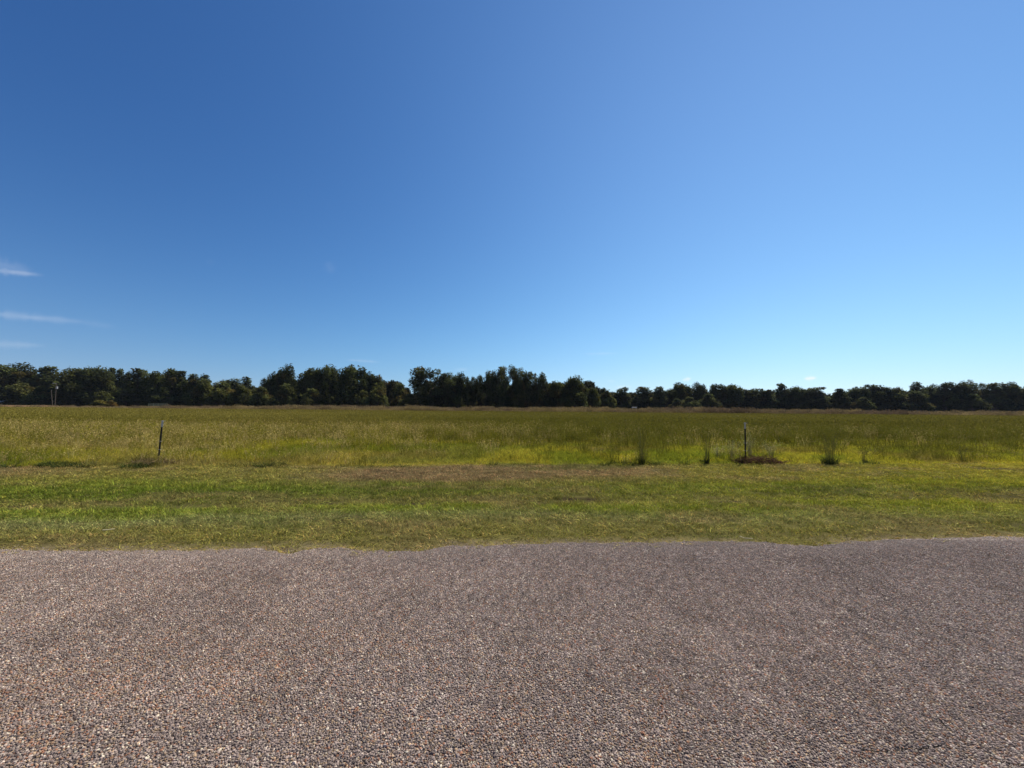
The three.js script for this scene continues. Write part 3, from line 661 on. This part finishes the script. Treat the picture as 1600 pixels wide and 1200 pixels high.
// ------------------------------------------------------------------ brush at the foot of the posts
function twigPile(name, label, center, len, wid, hgt, n, colors, seed) {
  const t = thing(name, label, 'brush pile', center), r = rng(seed), geos = [[], [], []];
  for (let i = 0; i < n; i++) {
    const a = (r() - 0.5) * 2, x = a * len / 2, z = (r() - 0.5) * wid * (1 - 0.5 * Math.abs(a)), y = r() * hgt * (1 - a * a) + 0.01, L = 0.18 + 0.35 * r(), b = r() * 6.283, e = (r() - 0.35) * 1.5;
    const d = new THREE.Vector3(Math.cos(b) * Math.cos(e), Math.sin(e), Math.sin(b) * Math.cos(e)).multiplyScalar(L / 2), c = new THREE.Vector3(x, y, z), k = new THREE.Vector3((r() - 0.5) * 0.1, (r() - 0.3) * 0.1, (r() - 0.5) * 0.1);
    const lo = c.clone().sub(d), hi = c.clone().add(d); lo.y = Math.max(lo.y, -0.01); hi.y = Math.max(hi.y, 0);
    geos[(r() * 3) | 0].push(stick([lo, c.add(k), hi], [0.0035 + 0.004 * r(), 0.004, 0.0015], 4));
  }
  geos.forEach((g, i) => { const m = part('twigs', mergeGeometries(g), new THREE.MeshPhysicalMaterial({ name: 'twig', specularIntensity: 0.1, color: rgb(colors[i]), roughness: 1 }), t); m.userData.kind = 'stuff'; });
  return t;
}
const pileR = onGround(1186, 724); pileR.y = height(pileR.x, pileR.z);
twigPile('brush_pile', 'reddish-brown pile of dead twigs around the foot of the right fence post', pileR, 1.2, 0.55, 0.17, 300, [[0.12, 0.058, 0.032], [0.20, 0.115, 0.062], [0.06, 0.032, 0.02]], 5);
const pileL = onGround(240, 725); pileL.y = height(pileL.x, pileL.z);
twigPile('dead_grass_mound', 'low tan-brown mound of dead grass at the foot of the leaning left post', pileL, 1.1, 0.5, 0.10, 300, [[0.19, 0.135, 0.06], [0.28, 0.21, 0.10], [0.10, 0.07, 0.03]], 6);

// airy pale weeds gone to seed around the right post
{
  const weed = (label, px, py, h, w, seed) => {
    const p = onGround(px, py), t = thing('seeding_weed', label, 'weed', p), r = rng(seed), stems = [], S = new Tris();
    for (let i = 0; i < 26; i++) {
      const a = r() * 6.283, L = h * (0.5 + 0.5 * r()), out = w * 0.5 * Math.sqrt(r()), tip = new THREE.Vector3(Math.cos(a) * out, L, Math.sin(a) * out);
      stems.push(stick([new THREE.Vector3(Math.cos(a) * 0.03, 0, Math.sin(a) * 0.03), tip.clone().multiply(new THREE.Vector3(0.4, 0.6, 0.4)), tip], [0.004, 0.003, 0.0015], 4));
      for (let k = 0; k < 16; k++) {
        const f = 0.45 + 0.6 * r(), x = tip.x * f + (r() - 0.5) * 0.13, y = L * f + (r() - 0.5) * 0.1, z = tip.z * f + (r() - 0.5) * 0.13, s = 0.009 + 0.012 * r(), b = r() * 6.283, c = [0.42 + 0.2 * r(), 0.37 + 0.18 * r(), 0.19];
        const v0 = S.vert(x, y, z, c), v1 = S.vert(x + Math.cos(b) * s, y + s, z + Math.sin(b) * s, c), v2 = S.vert(x + Math.cos(b + 1.4) * s, y + s * 0.4, z + Math.sin(b + 1.4) * s, c);
        S.tri(v0, v1, v2);
      }
    }
    part('stems', mergeGeometries(stems), new THREE.MeshStandardMaterial({ name: 'dry stem', color: rgb([0.26, 0.23, 0.09]), roughness: 1 }), t).userData.kind = 'stuff';
    part('seed_heads', S.geo(), leafMat('seeds', 0.3), t).userData.kind = 'stuff';
  };
  weed('pale airy seeding weed just left of the right fence post', 1143, 719, 0.62, 0.75, 1);
  weed('tallest pale airy seeding weed, against the right fence post', 1172, 714, 0.85, 0.7, 2);
  weed('pale airy seeding weed just right of the brown twig pile', 1206, 715, 0.55, 0.8, 3);
  weed('low pale seeding weed midway between the slim dark clump and the right fence post', 1122, 717, 0.45, 0.6, 4);
}

// pale dry stalks lying in the mown grass
{
  const stalk = (label, pts) => {
    const p = pts.map(([a, b]) => { const q = onGround(a, b); q.y = height(q.x, q.z) + 0.055; return q; }), o = p[0].clone();
    const t = thing('dry_stalk', label, 'stalk', o), q = p.map((v) => v.sub(o));
    part('stem', stick(q, q.map((_, i) => 0.006 - 0.0012 * i), 6), new THREE.MeshPhysicalMaterial({ name: 'bleached stem', color: rgb([0.62, 0.53, 0.33]), roughness: 0.9, specularIntensity: 0.2 }), t);
  };
  stalk('pale dry stalk lying in the mown grass at the lower left', [[160, 834], [167, 833.4], [179, 831.5]]);
  stalk('thin pale stalk lying beside the road edge, right of the centre', [[1156, 841], [1163, 843.5], [1176, 844]]);
}

// dark upright clumps standing at the mowing line
{
  const clump = (label, px, py, h, w, baseH, bushy, seed) => {
    const p = onGround(px, py); p.y = height(p.x, p.z);
    const t = thing('grass_clump', label, 'grass clump', p);
    const c = new THREE.MeshPhysicalMaterial({ name: 'dark clump', vertexColors: true, color: rgb([0.040, 0.054, 0.016]), side: THREE.DoubleSide, roughness: 1, specularIntensity: 0.1, transmission: 0.3, thickness: 0 });
    const s = new THREE.MeshPhysicalMaterial({ name: 'clump stalk', vertexColors: true, color: rgb([0.085, 0.085, 0.028]), side: THREE.DoubleSide, roughness: 1, specularIntensity: 0.1, transmission: 0.3, thickness: 0 });
    part('blades', tuft(seed, bushy, w * 0.5, baseH * 0.4, baseH, 0.008, 0.42, { splay: true, dry: 0.06, pow: 1.6 }), c, t).userData.kind = 'stuff';
    if (h > baseH) part('stalks', tuft(seed + 1, Math.round(bushy * 0.22) + 8, w * 0.3, h * 0.5, h, 0.006, 0.14, { splay: true, taper: 0.5, head: 5, headSize: 0.02, dry: 0.03, segs: 3 }), s, t).userData.kind = 'stuff';
  };
  clump('slim dark upright grass clump left of the seeding weeds, first from the centre', 1003, 723, 1.35, 0.17, 0.36, 130, 71);
  clump('slim leaning dark grass clump nearest the right fence post', 1105, 724, 0.95, 0.15, 0.32, 110, 73);
  clump('small dark tuft at the foot of the leaning clump near the right post', 1096, 722, 0.1, 0.12, 0.16, 60, 75);
  clump('widest dark green bushy clump right of the right fence post', 1297, 726, 1.05, 0.40, 0.34, 300, 77);
  clump('small dark tuft right of the widest bushy clump', 1351, 724, 0.45, 0.13, 0.18, 60, 79);
  clump('small dark clump nearest the right edge of the picture', 1505, 721, 0.5, 0.12, 0.2, 40, 81);
  clump('tiny dark tuft in the yellow grass right of the centre', 891, 711, 0.1, 0.12, 0.17, 60, 83);
  clump('tiny dark tuft farther right between two small clumps', 1380, 716, 0.1, 0.14, 0.2, 60, 85);
}

// ------------------------------------------------------------------ far edge on the left: pole, shed, track, panel; tank on the right
const woodMat = new THREE.MeshStandardMaterial({ name: 'weathered pole wood', color: rgb([0.095, 0.075, 0.055]), roughness: 0.9 });
const greyMetal = new THREE.MeshStandardMaterial({ name: 'pale metal', color: rgb([0.38, 0.38, 0.37]), roughness: 0.6, metalness: 0.2 });
{
  const D = 152, p = ahead(86, D); p.y = 0.35;
  const t = thing('utility_pole', 'wooden utility pole with a pale transformer in front of the left trees', 'utility pole', p), H = 8.95;
  part('pole', new THREE.CylinderGeometry(0.09, 0.13, H, 10).translate(0, H / 2, 0), woodMat, t);
  part('arm', mergeGeometries([new THREE.CylinderGeometry(0.05, 0.06, 1.25, 8).rotateZ(Math.PI / 2).translate(-0.6, H - 0.25, 0.1), new THREE.SphereGeometry(0.16, 10, 6).scale(1.6, 0.6, 1).translate(-1.2, H - 0.25, 0.1)]), greyMetal, t);
  part('transformer', mergeGeometries([new THREE.CylinderGeometry(0.32, 0.32, 0.85, 14).translate(0.42, H - 1.95, 0.1), new THREE.CylinderGeometry(0.05, 0.08, 0.3, 8).translate(0.42, H - 1.4, 0.1)]), greyMetal, t);
  const q = ahead(82.5, D - 2); q.y = 0.35;
  const s = thing('leaning_pole', 'shorter thin wooden pole leaning left beside the utility pole', 'pole', q);
  const top = ahead(80, D - 2, 610).sub(q);
  part('pole', stick([new THREE.Vector3(0, -0.3, 0), top], [0.11, 0.08], 8), woodMat, s);
  part('pole_cap', new THREE.CylinderGeometry(0.11, 0.11, 0.08, 8).translate(top.x, top.y + 0.05, top.z), greyMetal, s);
}
{
  const c = ahead(-12, 156); c.y = 0.35;
  const t = thing('shed', 'low shed with a pale grey roof at the left edge of the field', 'shed', c), w = 11, d = 6, h = 0.9;
  part('wall', mergeGeometries([new THREE.BoxGeometry(w, h, 0.15).translate(0, h / 2, d / 2), new THREE.BoxGeometry(w, h, 0.15).translate(0, h / 2, -d / 2), new THREE.BoxGeometry(0.15, h, d - 0.16).translate(w / 2, h / 2, 0), new THREE.BoxGeometry(0.15, h, d - 0.16).translate(-w / 2, h / 2, 0)]), new THREE.MeshStandardMaterial({ name: 'brown boards', color: rgb([0.16, 0.12, 0.09]), roughness: 0.9 }), t);
  const roof = new THREE.ExtrudeGeometry(new THREE.Shape([[-d / 2 - 0.4, h], [0, h + 0.75], [d / 2 + 0.4, h], [d / 2 + 0.4, h + 0.1], [0, h + 0.88], [-d / 2 - 0.4, h + 0.1]].map(([a, b]) => new THREE.Vector2(a, b))), { depth: w + 0.8, bevelEnabled: false }).rotateY(Math.PI / 2).translate(-w / 2 - 0.4, 0.003, 0);
  part('roof', roof, new THREE.MeshStandardMaterial({ name: 'grey roof', color: rgb([0.34, 0.33, 0.32]), roughness: 0.6 }), t);
}
{ // bare tan bank along the far left edge of the field, with the yard behind it
  const T = new Tris(), uv = [], rows = [[0, -DROP - 0.1], [3, -0.2], [9, 0.34], [14, 0.40], [45, 0.40], [60, -DROP - 0.2]], n = 80;
  rows.forEach(([back, y], k) => {
    for (let i = 0; i <= n; i++) {
      const px = lerp(-420, 146, i / n), p = ahead(px, 116 + back), end = sstep(126, 70, px);
      const yy = lerp(-DROP - 0.2, y + (k > 0 && k < 4 ? (noise(i * 0.5, k, 6) - 0.5) * 0.18 : 0), end);
      T.vert(p.x, yy, p.z, k < 4 ? [0.25, 0.145, 0.07] : [0.16, 0.15, 0.06]); uv.push(p.x / 3, p.z / 3);
    }
  });
  for (let k = 0; k < rows.length - 1; k++) for (let i = 0; i < n; i++) { const a = k * (n + 1) + i, b = a + n + 1; T.tri(a, a + 1, b); T.tri(a + 1, b + 1, b); }
  const g = T.geo(); g.setAttribute('uv', new THREE.Float32BufferAttribute(uv, 2));
  struct('dirt_bank', g, new THREE.MeshPhysicalMaterial({ specularIntensity: 0.05, name: 'tan dirt', vertexColors: true, map: soilTex, roughness: 1, side: THREE.DoubleSide }));
}
{
  const bush = plantTree('young', 156, 624, 28, 148, 'yellowish-green bush at the far left field edge in front of the round oak', 'bush', undefined, 'bush');
  bush.children[1].material = leafMat('yellowish leaves', 0.3); bush.children[1].material.color = rgb([1.9, 1.6, 1.1]);
  const b2 = plantTree('young', 173, 624, 18, 149, 'small reddish-brown bush at the right end of the yellowish-green bush', 'bush', undefined, 'bush');
  b2.children[1].material = leafMat('reddish leaves', 0.3); b2.children[1].material.color = rgb([1.6, 1.15, 1.0]);
  const p = ahead(247, 152); p.y = 0.1;
  const t = thing('livestock_panel', 'long low grey-green railed panel in the dry grass before the left woods', 'panel', p), w = 7.6, h = 1.25, mat = new THREE.MeshStandardMaterial({ name: 'grey green metal', color: rgb([0.20, 0.22, 0.15]), roughness: 0.7 });
  for (let i = 0; i < 5; i++) part('rail', new THREE.CylinderGeometry(0.045, 0.045, w, 8).rotateZ(Math.PI / 2).translate(0, 0.25 + (i * (h - 0.25)) / 4, 0), mat, t);
  for (let i = 0; i < 5; i++) part('upright', new THREE.CylinderGeometry(0.06, 0.06, h, 8).translate(-w / 2 + (i * w) / 4, h / 2, -0.09), mat, t);
}
{
  const p = ahead(991, 112); p.y = -DROP;
  const t = thing('white_tank', 'small low white tank half hidden in the dry brush right of centre', 'tank', p);
  part('body', new THREE.CapsuleGeometry(0.26, 1.15, 6, 14).rotateZ(Math.PI / 2).scale(1, 0.62, 1).translate(0, 1.62, 0), new THREE.MeshStandardMaterial({ name: 'chalky white', color: rgb([0.24, 0.24, 0.235]), roughness: 0.8 }), t);
  part('leg', box(0.12, 1.45, 0.4, -0.5, 0.72, 0), greyMetal, t); part('leg', box(0.12, 1.45, 0.4, 0.5, 0.72, 0), greyMetal, t);
}

scene.traverse((o) => { if (o.isMesh) { o.castShadow = o.receiveShadow = true; } });
renderer.render(scene, camera);
